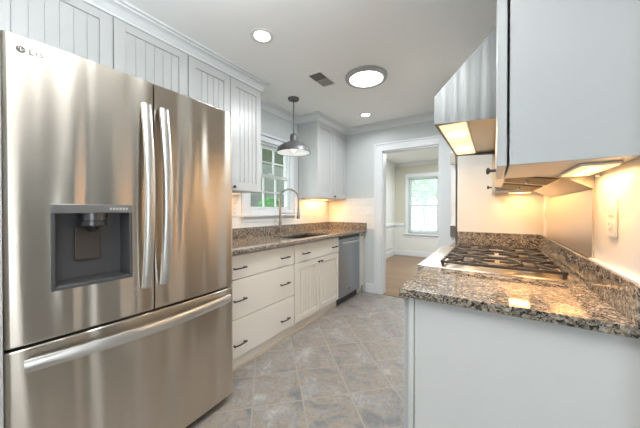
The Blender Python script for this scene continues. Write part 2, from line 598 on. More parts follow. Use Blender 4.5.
def crown(name, pts):
    prof = [(0, -0.090), (0.012, -0.090), (0.012, -0.074), (0.017, -0.070), (0.024, -0.052), (0.044, -0.030), (0.050, -0.028), (0.050, -0.016), (0.066, -0.014), (0.066, 0), (0, 0)]
    mb = MB()
    # pts: list of (x,y, nx,ny) wall line corners; mitred offsets given by explicit outward vector
    rings = []
    for x, y, nx, ny in pts:
        rings.append([mb.bm.verts.new((x + nx * o, y + ny * o, ZC + h)) for o, h in prof])
    n = len(prof)
    for A, B in zip(rings, rings[1:]):
        for i in range(n):
            mb._face([A[i], A[(i + 1) % n], B[(i + 1) % n], B[i]])
    mb._face(rings[0])
    mb._face(rings[-1][::-1])
    return struct(mb, name, M['trim'])


crown('trim_3', [(XU, -1.0, 1, 0), (XU, 1.820, 1, 1), (XW, 1.820, 1, 1), (XW, 2.80, 1, -1), (XU, 2.80, 1, -1), (XU, YE, 1, -1), (XR, YE, 1, -1)])
# door casing (kitchen side), jamb lining
c = MB()
c.box(DX0 - 0.112, YE - 0.022, 0, DX0, YE, DZ + 0.11).box(DX1, YE - 0.022, 0, DX1 + 0.154, YE, DZ + 0.11)
c.box(DX0, YE - 0.022, DZ, DX1, YE, DZ + 0.11)
c.box(DX0 - 0.112, YE - 0.032, 0, DX0 - 0.092, YE - 0.022, DZ + 0.11).box(DX1 + 0.134, YE - 0.032, 0, DX1 + 0.154, YE - 0.022, DZ + 0.11)
c.box(DX0 - 0.092, YE - 0.032, DZ + 0.09, DX1 + 0.134, YE - 0.022, DZ + 0.11)
struct(c, 'trim_4', M['trim'], bevel=0.003)
c = MB()
c.box(DX0, YE, 0.008, DX0 + 0.015, YE + 0.12, DZ - 0.015).box(DX1 - 0.015, YE, 0.008, DX1, YE + 0.12, DZ - 0.015).box(DX0, YE, DZ - 0.015, DX1, YE + 0.12, DZ)
struct(c, 'trim_5', M['trim'])
# chair rail and wainscot frames in the far room
c = MB()
c.box(XW, YF - 0.03, 0.78, FW0 - 0.10, YF, 0.85).box(FW1 + 0.10, YF - 0.03, 0.78, 1.1, YF, 0.85)
c.box(XW, YE + 0.12, 0.78, XW + 0.03, YF - 0.03, 0.85)
struct(c, 'trim_6', M['trim'], bevel=0.004)
c = MB()
c.box(XW, YF - 0.006, 0.13, FW0 - 0.10, YF, 0.78).box(FW1 + 0.1, YF - 0.006, 0.13, 1.1, YF, 0.78).box(FW0 - 0.1, YF - 0.006, 0.13, FW1 + 0.1, YF, 0.50)
struct(c, 'trim_7', M['wains'])
c = MB()
for y0, y1 in ((3.95, 4.85), (5.0, 5.85), (6.0, 6.85)):
    for a, b_, z0, z1 in ((y0, y1, 0.67, 0.69), (y0, y1, 0.22, 0.24), (y0, y0 + 0.02, 0.24, 0.67), (y1 - 0.02, y1, 0.24, 0.67)):
        c.box(XW, a, z0, XW + 0.012, b_, z1)
struct(c, 'trim_8', M['trim'])
mb = MB().prism([(YF, ZC), (YF - 0.07, ZC), (YF - 0.055, ZC - 0.02), (YF - 0.02, ZC - 0.07), (YF, ZC - 0.09)], 'x', XW, 1.1)
struct(mb, 'trim_9', M['trim'])
mb = MB().prism([(XW, ZC), (XW + 0.07, ZC), (XW + 0.055, ZC - 0.02), (XW + 0.02, ZC - 0.07), (XW, ZC - 0.09)], 'y', YE + 0.12, YF - 0.09)
struct(mb, 'trim_10', M['trim'])


# kitchen window (in the plane x = XW): frame, two six-pane sashes, casing, stool, apron
def window_kitchen():
    fr = MB()
    t = 0.02
    fr.box(XW - 0.076, WY0, WZ0, XW - 0.01, WY0 + t, WZ1).box(XW - 0.076, WY1 - t, WZ0, XW - 0.01, WY1, WZ1)
    fr.box(XW - 0.076, WY0 + t, WZ1 - t, XW - 0.01, WY1 - t, WZ1).box(XW - 0.076, WY0 + t, WZ0, XW - 0.01, WY1 - t, WZ0 + 0.012)
    fr.origin = (XW, (WY0 + WY1) / 2, WZ0)
    root = fr.build('window_1', M['trim'])
    root['kind'] = 'structure'
    c = MB()
    c.box(XW, WY0 - 0.115, WZ0 - 0.04, XW + 0.02, WY0, WZ1 + 0.06).box(XW, WY1, WZ0 - 0.04, XW + 0.02, WY1 + 0.06, WZ1 + 0.06)
    c.box(XW, WY0, WZ1, XW + 0.02, WY1, WZ1 + 0.06).box(XW, WY0, WZ0 - 0.04, XW + 0.02, WY1, WZ0)
    c.box(XW, WY0 - 0.13, WZ1 + 0.06, XW + 0.045, WY1 + 0.085, WZ1 + 0.085)
    c.build('casing', M['trim'], root, 0.003)
    MB().box(XW, WY0 - 0.135, WZ0 - 0.064, XW + 0.05, WY1 + 0.09, WZ0 - 0.04).build('stool', M['trim'], root, 0.004)
    MB().box(XW, WY0 - 0.115, WZ0 - 0.125, XW + 0.016, WY1 + 0.06, WZ0 - 0.064).build('apron', M['trim'], root, 0.003)
    zm = 1.60
    for nm, z0, z1, xo in (('sash', zm - 0.02, WZ1 - t, -0.062), ('sash', WZ0 + 0.012, zm + 0.022, -0.028)):
        y0, y1 = WY0 + t, WY1 - t
        x0, x1 = XW + xo - 0.015, XW + xo + 0.015
        f = 0.035
        sb = MB()
        sb.box(x0, y0, z0, x1, y0 + 0.012, z1).box(x0, y1 - 0.012, z0, x1, y1, z1)
        sb.box(x0, y0 + 0.012, z1 - f, x1, y1 - 0.012, z1).box(x0, y0 + 0.012, z0, x1, y1 - 0.012, z0 + f)
        so = sb.build(nm, M['trim'], root)
        mu = MB()
        ya, yb, za, zb = y0 + 0.012, y1 - 0.012, z0 + f, z1 - f
        for k in (1, 2):
            yy = ya + (yb - ya) * k / 3
            mu.box(x0 + 0.004, yy - 0.0075, za, x1 - 0.004, yy + 0.0075, zb)
        zz = (za + zb) / 2
        mu.box(x0 + 0.005, ya, zz - 0.0075, x1 - 0.005, yb, zz + 0.0075)
        mu.build('muntin', M['trim'], so)
        MB().box(x0 + 0.012, ya, za, x0 + 0.016, yb, zb).build('glass', M['glass'], so)
        if xo == -0.028:
            for yy in ((ya * 3 + yb) / 4, (ya + 3 * yb) / 4):
                MB().box(x1, yy - 0.04, z0 + 0.010, x1 + 0.012, yy + 0.04, z0 + 0.018).build('sash_lift', M['trim'], so)
            MB().box(x1, (ya + yb) / 2 - 0.03, z1 - 0.006, x1 + 0.02, (ya + yb) / 2 + 0.03, z1 + 0.012).build('sash_lock', M['trim'], so)


window_kitchen()


def window_far():
    fr = MB()
    y0, y1 = YF + 0.02, YF + 0.11
    fr.box(FW0, y0, FZ0, FW0 + 0.03, y1, FZ1).box(FW1 - 0.03, y0, FZ0, FW1, y1, FZ1).box(FW0, y0, FZ1 - 0.03, FW1, y1, FZ1).box(FW0, y0, FZ0, FW1, y1, FZ0 + 0.03)
    fr.origin = ((FW0 + FW1) / 2, YF, FZ0)
    root = fr.build('window_2', M['trim'])
    root['kind'] = 'structure'
    c = MB()
    c.box(FW0 - 0.085, YF - 0.02, FZ0 - 0.02, FW0, YF, FZ1 + 0.09).box(FW1, YF - 0.02, FZ0 - 0.02, FW1 + 0.085, YF, FZ1 + 0.09)
    c.box(FW0, YF - 0.02, FZ1, FW1, YF, FZ1 + 0.09)
    c.build('casing', M['trim'], root, 0.003)
    MB().box(FW0 - 0.11, YF - 0.05, FZ0 - 0.045, FW1 + 0.11, YF, FZ0 - 0.02).build('stool', M['trim'], root, 0.004)
    MB().box(FW0 - 0.085, YF - 0.016, FZ0 - 0.115, FW1 + 0.085, YF, FZ0 - 0.045).build('apron', M['trim'], root, 0.003)
    zm = (FZ0 + FZ1) / 2 - 0.02
    for z0, z1, yo in ((zm - 0.02, FZ1 - 0.03, 0.075), (FZ0 + 0.03, zm + 0.02, 0.045)):
        sb = MB()
        ya, yb = YF + yo, YF + yo + 0.025
        xa, xb = FW0 + 0.03, FW1 - 0.03
        sb.box(xa, ya, z0, xa + 0.035, yb, z1).box(xb - 0.035, ya, z0, xb, yb, z1).box(xa + 0.035, ya, z0, xb - 0.035, yb, z0 + 0.04).box(xa + 0.035, ya, z1 - 0.04, xb - 0.035, yb, z1)
        so = sb.build('sash', M['trim'], root)
        mu = MB()
        for k in (1, 2):
            xx = xa + 0.035 + (xb - xa - 0.07) * k / 3
            mu.box(xx - 0.009, ya + 0.003, z0 + 0.04, xx + 0.009, yb - 0.003, z1 - 0.04)
        mu.box(xa + 0.035, ya + 0.004, (z0 + z1) / 2 - 0.009, xb - 0.035, yb - 0.004, (z0 + z1) / 2 + 0.009)
        mu.build('muntin', M['trim'], so)
        MB().box(xa + 0.035, ya + 0.010, z0 + 0.04, xb - 0.035, ya + 0.014, z1 - 0.04).build('glass', M['glass'], so)


window_far()
bl = thing('window_blind', ((FW0 + FW1) / 2, YF - 0.005, FZ1 - 0.05), 'white horizontal slat blind in the window of the far room', 'blind')
MB().box(FW0 + 0.004, YF - 0.018, FZ1 - 0.045, FW1 - 0.004, YF + 0.018, FZ1 - 0.002).build('headrail', M['blind'], bl)
s_ = MB()
z = FZ0 + 0.05
while z < FZ1 - 0.06:
    s_.prism([(YF - 0.017, z - 0.010), (YF + 0.017, z + 0.010), (YF + 0.017, z + 0.0115), (YF - 0.017, z - 0.0085)], 'x', FW0 + 0.006, FW1 - 0.006)
    z += 0.040
s_.build('slats', M['blind'], bl)
MB().box(FW0 + 0.006, YF - 0.014, FZ0 + 0.012, FW1 - 0.006, YF + 0.014, FZ0 + 0.03).build('bottom_rail', M['blind'], bl)
for xx in (FW0 + 0.12, FW1 - 0.12):
    MB().tube([(xx, YF - 0.02, FZ0 + 0.02), (xx, YF - 0.02, FZ1 - 0.04)], 0.0015, 5).build('cord', M['blind'], bl)

# pantry door seen on its hinge edge beside the return wall
d = MB().box(-0.318, YP + 0.055, 0.012, -0.283, YP + 0.80, 2.04)
d.origin = (-0.30, YP + 0.05, 0.0)
d = d.build('door_1', M['trim'])
d['kind'] = 'structure'
for zz in (0.96, 1.62):
    h = MB().box(-0.322, YP + 0.030, zz, -0.284, YP + 0.056, zz + 0.10)
    h.tube([(-0.279, YP + 0.040, zz), (-0.279, YP + 0.040, zz + 0.10)], 0.006, 8)
    h.build('hinge', M['nickel'], d)


# ------------------------------------------------------------------ cabinet helpers
def bead_door(parent, x, sgn, y0, y1, z0, z1, m, stile=0.062, rail=0.065, beads=6, th=0.02):
    """Shaker door with a grooved (beadboard) panel; x is the inner plane, outward along sgn*X."""
    f = MB()
    xo = x + sgn * th
    f.box(x, y0, z0, xo, y0 + stile, z1).box(x, y1 - stile, z0, xo, y1, z1)
    f.box(x, y0 + stile, z0, xo, y1 - stile, z0 + rail).box(x, y0 + stile, z1 - rail, xo, y1 - stile, z1)
    door = f.build('door', m, parent, 0.0015)
    p = MB()
    ya, yb, za, zb = y0 + stile, y1 - stile, z0 + rail, z1 - rail
    xi = x + sgn * (th - 0.007)
    p.box(x + sgn * 0.002, ya, za, x + sgn * 0.008, yb, zb)
    n = beads
    wd = (yb - ya) / n
    g = 0.0022
    for k in range(n):
        a, b = ya + k * wd + g, ya + (k + 1) * wd - g
        p.box(x + sgn * 0.008, a, za + 0.002, xi, b, zb - 0.002)
    p.build('panel', m, door)
    return door


def knob(parent, x, sgn, y, z, m=None, r=0.013, L=0.026):
    prof = [(0.006, 0), (0.0055, L * 0.5), (0.009, L * 0.62), (r, L * 0.72), (r, L * 0.9), (r * 0.7, L)]
    MB().lathe([(a, sgn * h) for a, h in prof], (x, y, z), 14, 'x').build('knob', m or M['black'], parent)


def pull(parent, x, y, z, L=0.115):
    p = MB()
    n = 9
    pts = [(x + 0.022 + 0.008 * math.sin(PI * k / (n - 1)), y - L / 2 + L * k / (n - 1), z) for k in range(n)]
    p.tube(pts, [0.0075] + [0.0055] * (n - 2) + [0.0075], 8)
    for s in (-1, 1):
        p.tube([(x, y + s * L * 0.40, z), (x + 0.026, y + s * L * 0.42, z)], 0.005, 8)
    p.build('pull', M['black'], parent)


# ------------------------------------------------------------------ left wall cabinets
t = thing('wall_cabinet', (XW + 0.15, 0.62, 1.84), 'white two-door beadboard cabinet above the refrigerator', 'cabinet')
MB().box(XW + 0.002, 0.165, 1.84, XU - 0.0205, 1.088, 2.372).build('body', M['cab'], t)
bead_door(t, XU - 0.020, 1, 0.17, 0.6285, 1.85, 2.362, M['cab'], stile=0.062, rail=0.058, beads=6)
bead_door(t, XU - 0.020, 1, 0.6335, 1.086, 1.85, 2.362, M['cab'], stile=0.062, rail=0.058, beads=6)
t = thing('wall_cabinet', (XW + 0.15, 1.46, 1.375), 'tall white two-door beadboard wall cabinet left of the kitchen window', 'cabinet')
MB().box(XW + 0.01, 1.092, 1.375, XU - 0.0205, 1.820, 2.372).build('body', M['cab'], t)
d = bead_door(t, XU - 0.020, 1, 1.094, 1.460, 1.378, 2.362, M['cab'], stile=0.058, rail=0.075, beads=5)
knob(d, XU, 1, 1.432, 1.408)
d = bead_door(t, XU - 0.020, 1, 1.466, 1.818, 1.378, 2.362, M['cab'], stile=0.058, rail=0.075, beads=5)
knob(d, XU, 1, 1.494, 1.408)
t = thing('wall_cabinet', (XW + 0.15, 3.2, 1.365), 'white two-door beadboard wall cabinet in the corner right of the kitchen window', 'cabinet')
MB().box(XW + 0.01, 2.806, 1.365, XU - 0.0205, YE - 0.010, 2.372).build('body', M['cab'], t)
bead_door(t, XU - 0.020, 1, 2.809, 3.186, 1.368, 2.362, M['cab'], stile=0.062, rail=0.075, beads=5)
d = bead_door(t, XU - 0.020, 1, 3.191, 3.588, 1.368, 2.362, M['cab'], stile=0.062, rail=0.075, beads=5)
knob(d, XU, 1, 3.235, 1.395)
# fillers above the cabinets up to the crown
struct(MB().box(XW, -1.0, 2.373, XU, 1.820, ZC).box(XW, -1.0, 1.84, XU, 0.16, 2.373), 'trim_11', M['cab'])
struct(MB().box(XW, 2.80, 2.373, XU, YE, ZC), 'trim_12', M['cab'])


# under-cabinet lights
def under_light(x0, y0, x1, y1, z, label, power, rot=(0, 0, 0)):
    t = thing('under_cabinet_light', ((x0 + x1) / 2, (y0 + y1) / 2, z), label, 'light', 'under-cabinet lights')
    MB().box(x0, y0, z - 0.009, x1, y1, z - 0.001).build('housing', M['plate'], t, 0.002)
    le_ = MB().box(x0 + 0.006, y0 + 0.008, z - 0.012, x1 - 0.006, y1 - 0.008, z - 0.009).build('lens', M['lensw'], t)
    for k in (0.27, 0.73):
        ym_ = y0 + (y1 - y0) * k
        MB().box((x0 + x1) / 2 - 0.014, ym_ - (y1 - y0) * 0.14, z - 0.0135, (x0 + x1) / 2 + 0.014, ym_ + (y1 - y0) * 0.14, z - 0.012).build('lamp', M['lampw'], le_)
    area('light_source', ((x0 + x1) / 2, (y0 + y1) / 2, z - 0.016), x1 - x0 - 0.02, power, WARM, (0, 0, 0), y1 - y0 - 0.03, parent=t)
    return t


under_light(-2.16, 1.25, -2.06, 1.72, 1.374, 'lit warm strip light under the tall wall cabinet left of the window', 1.0)
under_light(-2.16, 2.90, -2.04, 3.46, 1.364, 'lit warm strip light under the corner cabinet above the granite', 2.4)

# ------------------------------------------------------------------ refrigerator
FX, FY0, FY1, FZ = -1.374, 0.148, 1.084, 1.812


def fx(y):
    """Bowed front of the refrigerator, rounded off at both outer edges."""
    c = (y - (FY0 + FY1) / 2) / ((FY1 - FY0) / 2)
    x = FX + 0.016 * (1 - c * c)
    e = min(y - FY0, FY1 - y)
    R = 0.014
    if e < R:
        x -= R - math.sqrt(max(0, R * R - (R - e) ** 2))
    return x


def front_block(mb, y0, y1, z0, z1, xb, extra=0.0, seam=None):
    ys = [y0 + (y1 - y0) * k / 24 for k in range(25)]
    for e in (0.001, 0.003, 0.006, 0.010, 0.015, 0.022):
        for yy in (FY0 + e, FY1 - e):
            if y0 < yy < y1:
                ys.append(yy)
    ys = sorted(set(round(a, 5) for a in ys))
    rz = 0.004
    rows = [(z0, -0.003), (z0 + rz, 0.0), (z1 - rz, 0.0), (z1, -0.003)] if seam is None else seam
    front = [[mb.bm.verts.new((fx(y) + extra + dx, y, z)) for y in ys] for z, dx in rows]
    for A, B in zip(front, front[1:]):
        for k in range(len(ys) - 1):
            mb._face([A[k], A[k + 1], B[k + 1], B[k]], True)
    bl_ = [mb.bm.verts.new((xb, y, z0)) for y in (y0, y1)]
    tl_ = [mb.bm.verts.new((xb, y, z1)) for y in (y0, y1)]
    mb._face([bl_[1], bl_[0], *front[0]][::1])
    mb._face([tl_[0], tl_[1], *front[-1][::-1]])
    mb._face([bl_[0], tl_[0], *[r[0] for r in front[::-1]]])
    mb._face([tl_[1], bl_[1], *[r[-1] for r in front]])
    mb._face([bl_[0], bl_[1], tl_[1], tl_[0]])


t = thing('refrigerator', (-1.8, 0.614, 0), 'stainless steel french door refrigerator with water dispenser and bottom freezer', 'refrigerator')
MB().box(XW + 0.03, FY0 + 0.004, 0.03, FX - 0.095, FY1 - 0.004, FZ - 0.03).build('body', M['grey'], t, 0.004)
MB().box(FX - 0.20, FY0 + 0.02, 0.0, FX - 0.05, FY1 - 0.02, 0.03).build('toe_grille', M['dark'], t)
for y in (FY0 + 0.06, FY1 - 0.06):
    MB().box(FX - 0.17, y - 0.035, FZ - 0.03, FX - 0.03, y + 0.035, FZ - 0.004).build('hinge_cover', M['grey'], t, 0.004)
ZS = 0.722
YM = 0.612
xb = FX - 0.088
# left door with dispenser opening
HY0, HY1, HZ0, HZ1 = 0.259, 0.522, 0.902, 1.228
d = MB()
flat = lambda a, b, ra, rb: [(a, -0.003 if ra else 0.0)] + ([(a + 0.004, 0.0)] if ra else []) + ([(b - 0.004, 0.0)] if rb else []) + [(b, -0.003 if rb else 0.0)]
front_block(d, FY0, HY0, ZS + 0.006, FZ, xb)
front_block(d, HY1, YM - 0.003, ZS + 0.006, FZ, xb)
front_block(d, HY0, HY1, ZS + 0.006, HZ0, xb, 0, flat(ZS + 0.006, HZ0, True, False))
front_block(d, HY0, HY1, HZ1, FZ, xb, 0, flat(HZ1, FZ, False, True))
bmesh.ops.remove_doubles(d.bm, verts=d.bm.verts, dist=0.00005)
door_l = d.build('door', M['steel'], t, 0, 30)
d = MB()
front_block(d, YM + 0.003, FY1, ZS + 0.006, FZ, xb)
door_r = d.build('door', M['steel'], t, 0, 30)
d = MB()
front_block(d, FY0, FY1, 0.045, ZS - 0.006, xb, 0.0)
drw = d.build('freezer_drawer', M['steel'], t, 0, 30)
# gaskets
MB().box(FX - 0.093, FY0 + 0.02, 0.06, FX - 0.088, FY1 - 0.02, FZ - 0.04).build('gasket', M['dark'], t)


def bar_handle(parent, pts, wdir, hw, th):
    mb = MB()
    pts = [Vector(p) for p in pts]
    wdir = Vector(wdir)
    rings = []
    for i, p in enumerate(pts):
        dd = (pts[min(i + 1, len(pts) - 1)] - pts[max(i - 1, 0)]).normalized()
        nn = wdir.cross(dd).normalized()
        if nn.x < 0:
            nn = -nn
        ring = []
        for a, b in ((-1, -1), (1, -1), (1, 0.45), (0.72, 0.9), (0, 1.0), (-0.72, 0.9), (-1, 0.45)):
            ring.append(mb.bm.verts.new(p + wdir * hw * a + nn * th * b))
        rings.append(ring)
    n = len(rings[0])
    for A, B in zip(rings, rings[1:]):
        for k in range(n):
            mb._face([A[k], A[(k + 1) % n], B[(k + 1) % n], B[k]], True)
    mb._face(rings[0])
    mb._face(rings[-1][::-1])
    return mb.build('handle', M['bright'], parent, 0.0, 40)


K = 21
for dr, yy in ((door_l, 0.572), (door_r, 0.651)):
    pts = []
    for k in range(K):
        u = k / (K - 1)
        pts.append((fx(yy) + 0.018 + 0.040 * math.sin(PI * u), yy, 0.845 + (1.695 - 0.845) * u))
    bar_handle(dr, pts, (0, 1, 0), 0.019, 0.010)
pts = []
for k in range(K):
    u = k / (K - 1)
    yy = 0.192 + (1.046 - 0.192) * u
    pts.append((fx(yy) + 0.014 + 0.040 * math.sin(PI * u), yy, 0.660))
bar_handle(drw, pts, (0, 0, 1), 0.023, 0.010)
# dispenser
xs = fx(0.4) + 0.002
fr = MB()
fr.box(xb + 0.002, HY0, HZ0, xs, HY0 + 0.012, HZ1 - 0.036).box(xb + 0.002, HY1 - 0.012, HZ0, xs, HY1, HZ1 - 0.036)
fr.box(xb + 0.002, HY0 + 0.012, HZ0, xs, HY1 - 0.012, HZ0 + 0.014)
fr.box(xb + 0.002, HY0 + 0.012, HZ0 + 0.014, xb + 0.008, HY1 - 0.012, HZ1 - 0.036)
disp = fr.build('water_dispenser', M['disp'], door_l, 0.002)
MB().box(xb + 0.002, HY0, HZ1 - 0.036, xs + 0.003, HY1, HZ1).build('control_strip', M['disp2'], disp, 0.003)
lab = MB()
for k in range(6):
    lab.box(xs + 0.003, 0.437 + k * 0.0115, HZ1 - 0.022, xs + 0.0036, 0.4455 + k * 0.0115, HZ1 - 0.013)
lab.build('control_marking', M['label'], disp)
MB().lathe([(0.050, 0), (0.050, -0.028), (0.046, -0.030), (0.046, -0.034), (0.048, -0.036), (0.048, -0.05), (0.030, -0.058), (0.014, -0.072), (0.012, -0.078)],
           (xb + 0.060, 0.392, HZ1 - 0.036), 24).build('nozzle', M['nozz'], disp)
MB().box(xb + 0.008, 0.345, 0.995, xb + 0.018, 0.432, 1.135).build('paddle', M['padl'], disp, 0.004)
MB().box(xb + 0.008, HY0 + 0.02, HZ0 + 0.014, xs - 0.006, HY1 - 0.02, HZ0 + 0.018).build('drip_tray', M['dark'], disp)
# emblem: round face mark and the two letters
lx = fx(0.20) + 0.0012
lg = MB()
cy, cz, R = 0.191, 1.764, 0.0115
lg.lathe([(R, -0.002), (R, 0.0)], (lx, cy, cz), 24, 'x')
lg_o = lg.build('emblem', M['logo'], door_l)
em = MB()
em.box(lx, cy - 0.001, cz - 0.005, lx + 0.0004, cy + 0.001, cz + 0.006).box(lx, cy + 0.001, cz - 0.005, lx + 0.0004, cy + 0.004, cz - 0.003)
em.box(lx, cy + 0.004, cz - 0.001, lx + 0.0004, cy + 0.0095, cz + 0.0005).box(lx, cy - 0.006, cz + 0.003, lx + 0.0004, cy - 0.0035, cz + 0.0055)
em.build('emblem_face', M['steel_p'], lg_o)
lx = fx(0.23) + 0.0008
le = MB()
z0 = cz - 0.0095
le.box(lx - 0.002, 0.211, z0, lx, 0.2145, z0 + 0.019).box(lx - 0.002, 0.2145, z0, lx, 0.222, z0 + 0.0035)
gc = (0.236, z0 + 0.0095)
for k in range(14):
    a0 = math.radians(40 + k * 21.4)
    a1 = math.radians(40 + (k + 1) * 21.4)
    P = []
    for a, r in ((a0, 0.0065), (a1, 0.0065), (a1, 0.0100), (a0, 0.0100)):
        P.append((gc[0] + r * math.cos(a), gc[1] + r * math.sin(a) * 0.95))
    le.prism(P, 'x', lx - 0.002, lx)
le.box(lx - 0.002, gc[0], gc[1] - 0.0018, lx, gc[0] + 0.0095, gc[1] + 0.0016)
le.build('lettering', M['logo'], door_l)
# side panel at the far left of the refrigerator
tag(MB().box(XW + 0.002, 0.112, 0, -1.376, 0.1465, 1.838).build('end_panel', M['cab'], None, 0.002), 'white full-height side panel on the left of the refrigerator', 'panel')

# ------------------------------------------------------------------ left base cabinets
GAP = 0.003


def toe(parent, y0, y1):
    MB().box(-1.65, y0, 0.0, -1.622, y1, 0.098).build('toe_kick', M['base'], parent)
    MB().prism([(-1.622, 0.0), (-1.612, 0.0), (-1.615, 0.010), (-1.622, 0.013)], 'y', y0, y1).build('shoe_moulding', M['wood_edge'], parent)


def slab(parent, name, y0, y1, z0, z1):
    return MB().box(XB - 0.02, y0, z0, XB, y1, z1).build(name, M['base'], parent, 0.003)


Y0, Y1 = 1.155, 1.956
t = thing('base_cabinet', (-1.9, (Y0 + Y1) / 2, 0), 'cream three-drawer base cabinet beside the refrigerator', 'cabinet')
MB().box(XW + 0.03, Y0, 0.098, XB - 0.021, Y1, 0.882).build('body', M['base'], t)
toe(t, Y0, Y1)
for z0, z1, zp in ((0.690, 0.868, 0.772), (0.392, 0.684, 0.533), (0.103, 0.386, 0.205)):
    d = slab(t, 'drawer', Y0 + GAP, Y1 - GAP, z0, z1)
    pull(d, XB, 1.300, zp)
    pull(d, XB, 1.812, zp)
Y0, Y1 = 1.958, 2.826
t = thing('base_cabinet', (-1.9, (Y0 + Y1) / 2, 0), 'cream sink base cabinet with two beadboard doors', 'cabinet')
cb_ = MB().box(XW + 0.03, Y0, 0.098, XB - 0.021, Y1, 0.64).box(XB - 0.05, Y0, 0.64, XB - 0.021, Y1, 0.882).box(XW + 0.03, Y0, 0.64, XB - 0.05, Y0 + 0.018, 0.882).box(XW + 0.03, Y1 - 0.018, 0.64, XB - 0.05, Y1, 0.882)
cb_.build('body', M['base'], t)
toe(t, Y0, Y1)
d = slab(t, 'false_front', Y0 + GAP, Y1 - GAP, 0.690, 0.868)
pull(d, XB, 2.130, 0.768)
pull(d, XB, 2.706, 0.764)
ym = (Y0 + Y1) / 2
d = bead_door(t, XB - 0.02, 1, Y0 + GAP, ym - 0.002, 0.103, 0.684, M['base'], 0.055, 0.06, 7)
knob(d, XB, 1, ym - 0.028, 0.645)
d = bead_door(t, XB - 0.02, 1, ym + 0.002, Y1 - GAP, 0.103, 0.684, M['base'], 0.055, 0.06, 7)
knob(d, XB, 1, ym + 0.028, 0.645)
t = thing('base_cabinet', (-1.9, 3.51, 0), 'narrow cream base cabinet between dishwasher and end wall', 'cabinet')
MB().box(XW + 0.03, 3.432, 0.098, XB - 0.021, YE - 0.028, 0.882).build('body', M['base'], t)
MB().box(-1.65, 3.432, 0, -1.622, YE - 0.028, 0.098).build('toe_kick', M['base'], t)
d = slab(t, 'door', 3.434, YE - 0.030, 0.103, 0.868)
knob(d, XB, 1, 3.475, 0.842)

# dishwasher
t = thing('dishwasher', (-1.9, 3.128, 0), 'grey steel dishwasher with bar handle at the end of the sink run', 'dishwasher')
MB().box(XW + 0.06, 2.832, 0.10, XB - 0.03, 3.424, 0.87).build('body', M['dark'], t)
dd = MB().box(XB - 0.03, 2.832, 0.098, XB + 0.006, 3.424, 0.834).build('door', M['steel_d'], t, 0.004)
MB().box(XB - 0.03, 2.832, 0.836, XB + 0.004, 3.424, 0.876).build('control_strip', M['dark'], t, 0.003)
MB().box(-1.66, 2.832, 0.0, -1.63, 3.424, 0.095).build('toe_panel', M['dark'], t)
h = MB()
pts = [(XB + 0.012 + 0.034 * min(1, math.sin(PI * k / 16) ** 0.5), 2.88 + 0.50 * k / 16, 0.788) for k in range(17)]
h.tube(pts, 0.011, 10)
h.build('handle', M['bright'], dd)
MB().box(XB + 0.006, 3.06, 0.168, XB + 0.0075, 3.12, 0.180).build('badge', M['logo'], dd)

# ------------------------------------------------------------------ left countertop, sink and faucet
XC = -1.545
SY0, SY1, SX0, SX1 = 2.06, 2.74, -2.03, -1.64
t = thing('countertop', (-1.87, 2.36, 0.884), 'brown speckled granite countertop of the sink run', 'countertop')
c = MB()
c.box(XW, 1.105, 0.884, XC, SY0, 0.914).box(XW, SY1, 0.884, XC, YE - 0.0005, 0.914).box(XW, SY0, 0.884, SX0, SY1, 0.914).box(SX1, SY0, 0.884, XC, SY1, 0.914)
c.build('slab', M['granite'], t, 0.002)
tag(MB().box(XW + 0.0005, 1.105, 0.9145, XW + 0.02, YE - 0.0005, 1.0155).build('backsplash', M['granite'], None, 0.002), 'long low granite backsplash strip under the kitchen window', 'backsplash')
tag(MB().box(XW + 0.0205, YE - 0.028, 0.9145, XC, YE - 0.0085, 1.016).build('backsplash', M['granite'], None, 0.002), 'short granite backsplash strip on the end wall beside the doorway casing', 'backsplash')
t = thing('sink', ((SX0 + SX1) / 2, (SY0 + SY1) / 2, 0.70), 'undermount stainless steel sink sunk in the granite under the window', 'sink')
s_ = MB()
g = 0.004
s_.box(SX0 - g, SY0 - g, 0.68, SX0, SY1 + g, 0.882).box(SX1, SY0 - g, 0.68, SX1 + g, SY1 + g, 0.882)
s_.box(SX0, SY0 - g, 0.68, SX1, SY0, 0.882).box(SX0, SY1, 0.68, SX1, SY1 + g, 0.882).box(SX0, SY0, 0.68, SX1, SY1, 0.684)
s_.build('basin', M['sink'], t)
MB().lathe([(0.045, 0), (0.045, 0.003), (0.03, 0.004), (0.028, 0.001)], ((SX0 + SX1) / 2, (SY0 + SY1) / 2, 0.684), 20).build('drain', M['bright'], t)

FXX, FYY = -2.105, 2.335
t = thing('faucet', (FXX, FYY, 0.914), 'tall brushed nickel spring faucet arching over the kitchen sink', 'faucet')
MB().lathe([(0.028, 0), (0.028, 0.012), (0.020, 0.018), (0.019, 0.16), (0.014, 0.165), (0.013, 0.40)], (FXX, FYY, 0.914), 20).build('body', M['nickel'], t)
dirx, diry = 0.80, 0.60
RR = 0.108
arc = []
for k in range(37):
    a = PI * k / 36
    s = RR * (1 - math.cos(a))
    arc.append((FXX + dirx * s, FYY + diry * s, 1.345 + 0.105 * math.sin(a)))
arc = [(FXX, FYY, 1.29)] + arc + [(arc[-1][0], arc[-1][1], 1.22)]
MB().tube(arc, 0.0085, 10).build('hose', M['nickel'], t)
sp = []
n = len(arc)
fr_ = []
L = [0]
for a, b in zip(arc, arc[1:]):
    L.append(L[-1] + (Vector(b) - Vector(a)).length)
turns, q = 46, 46 * 10
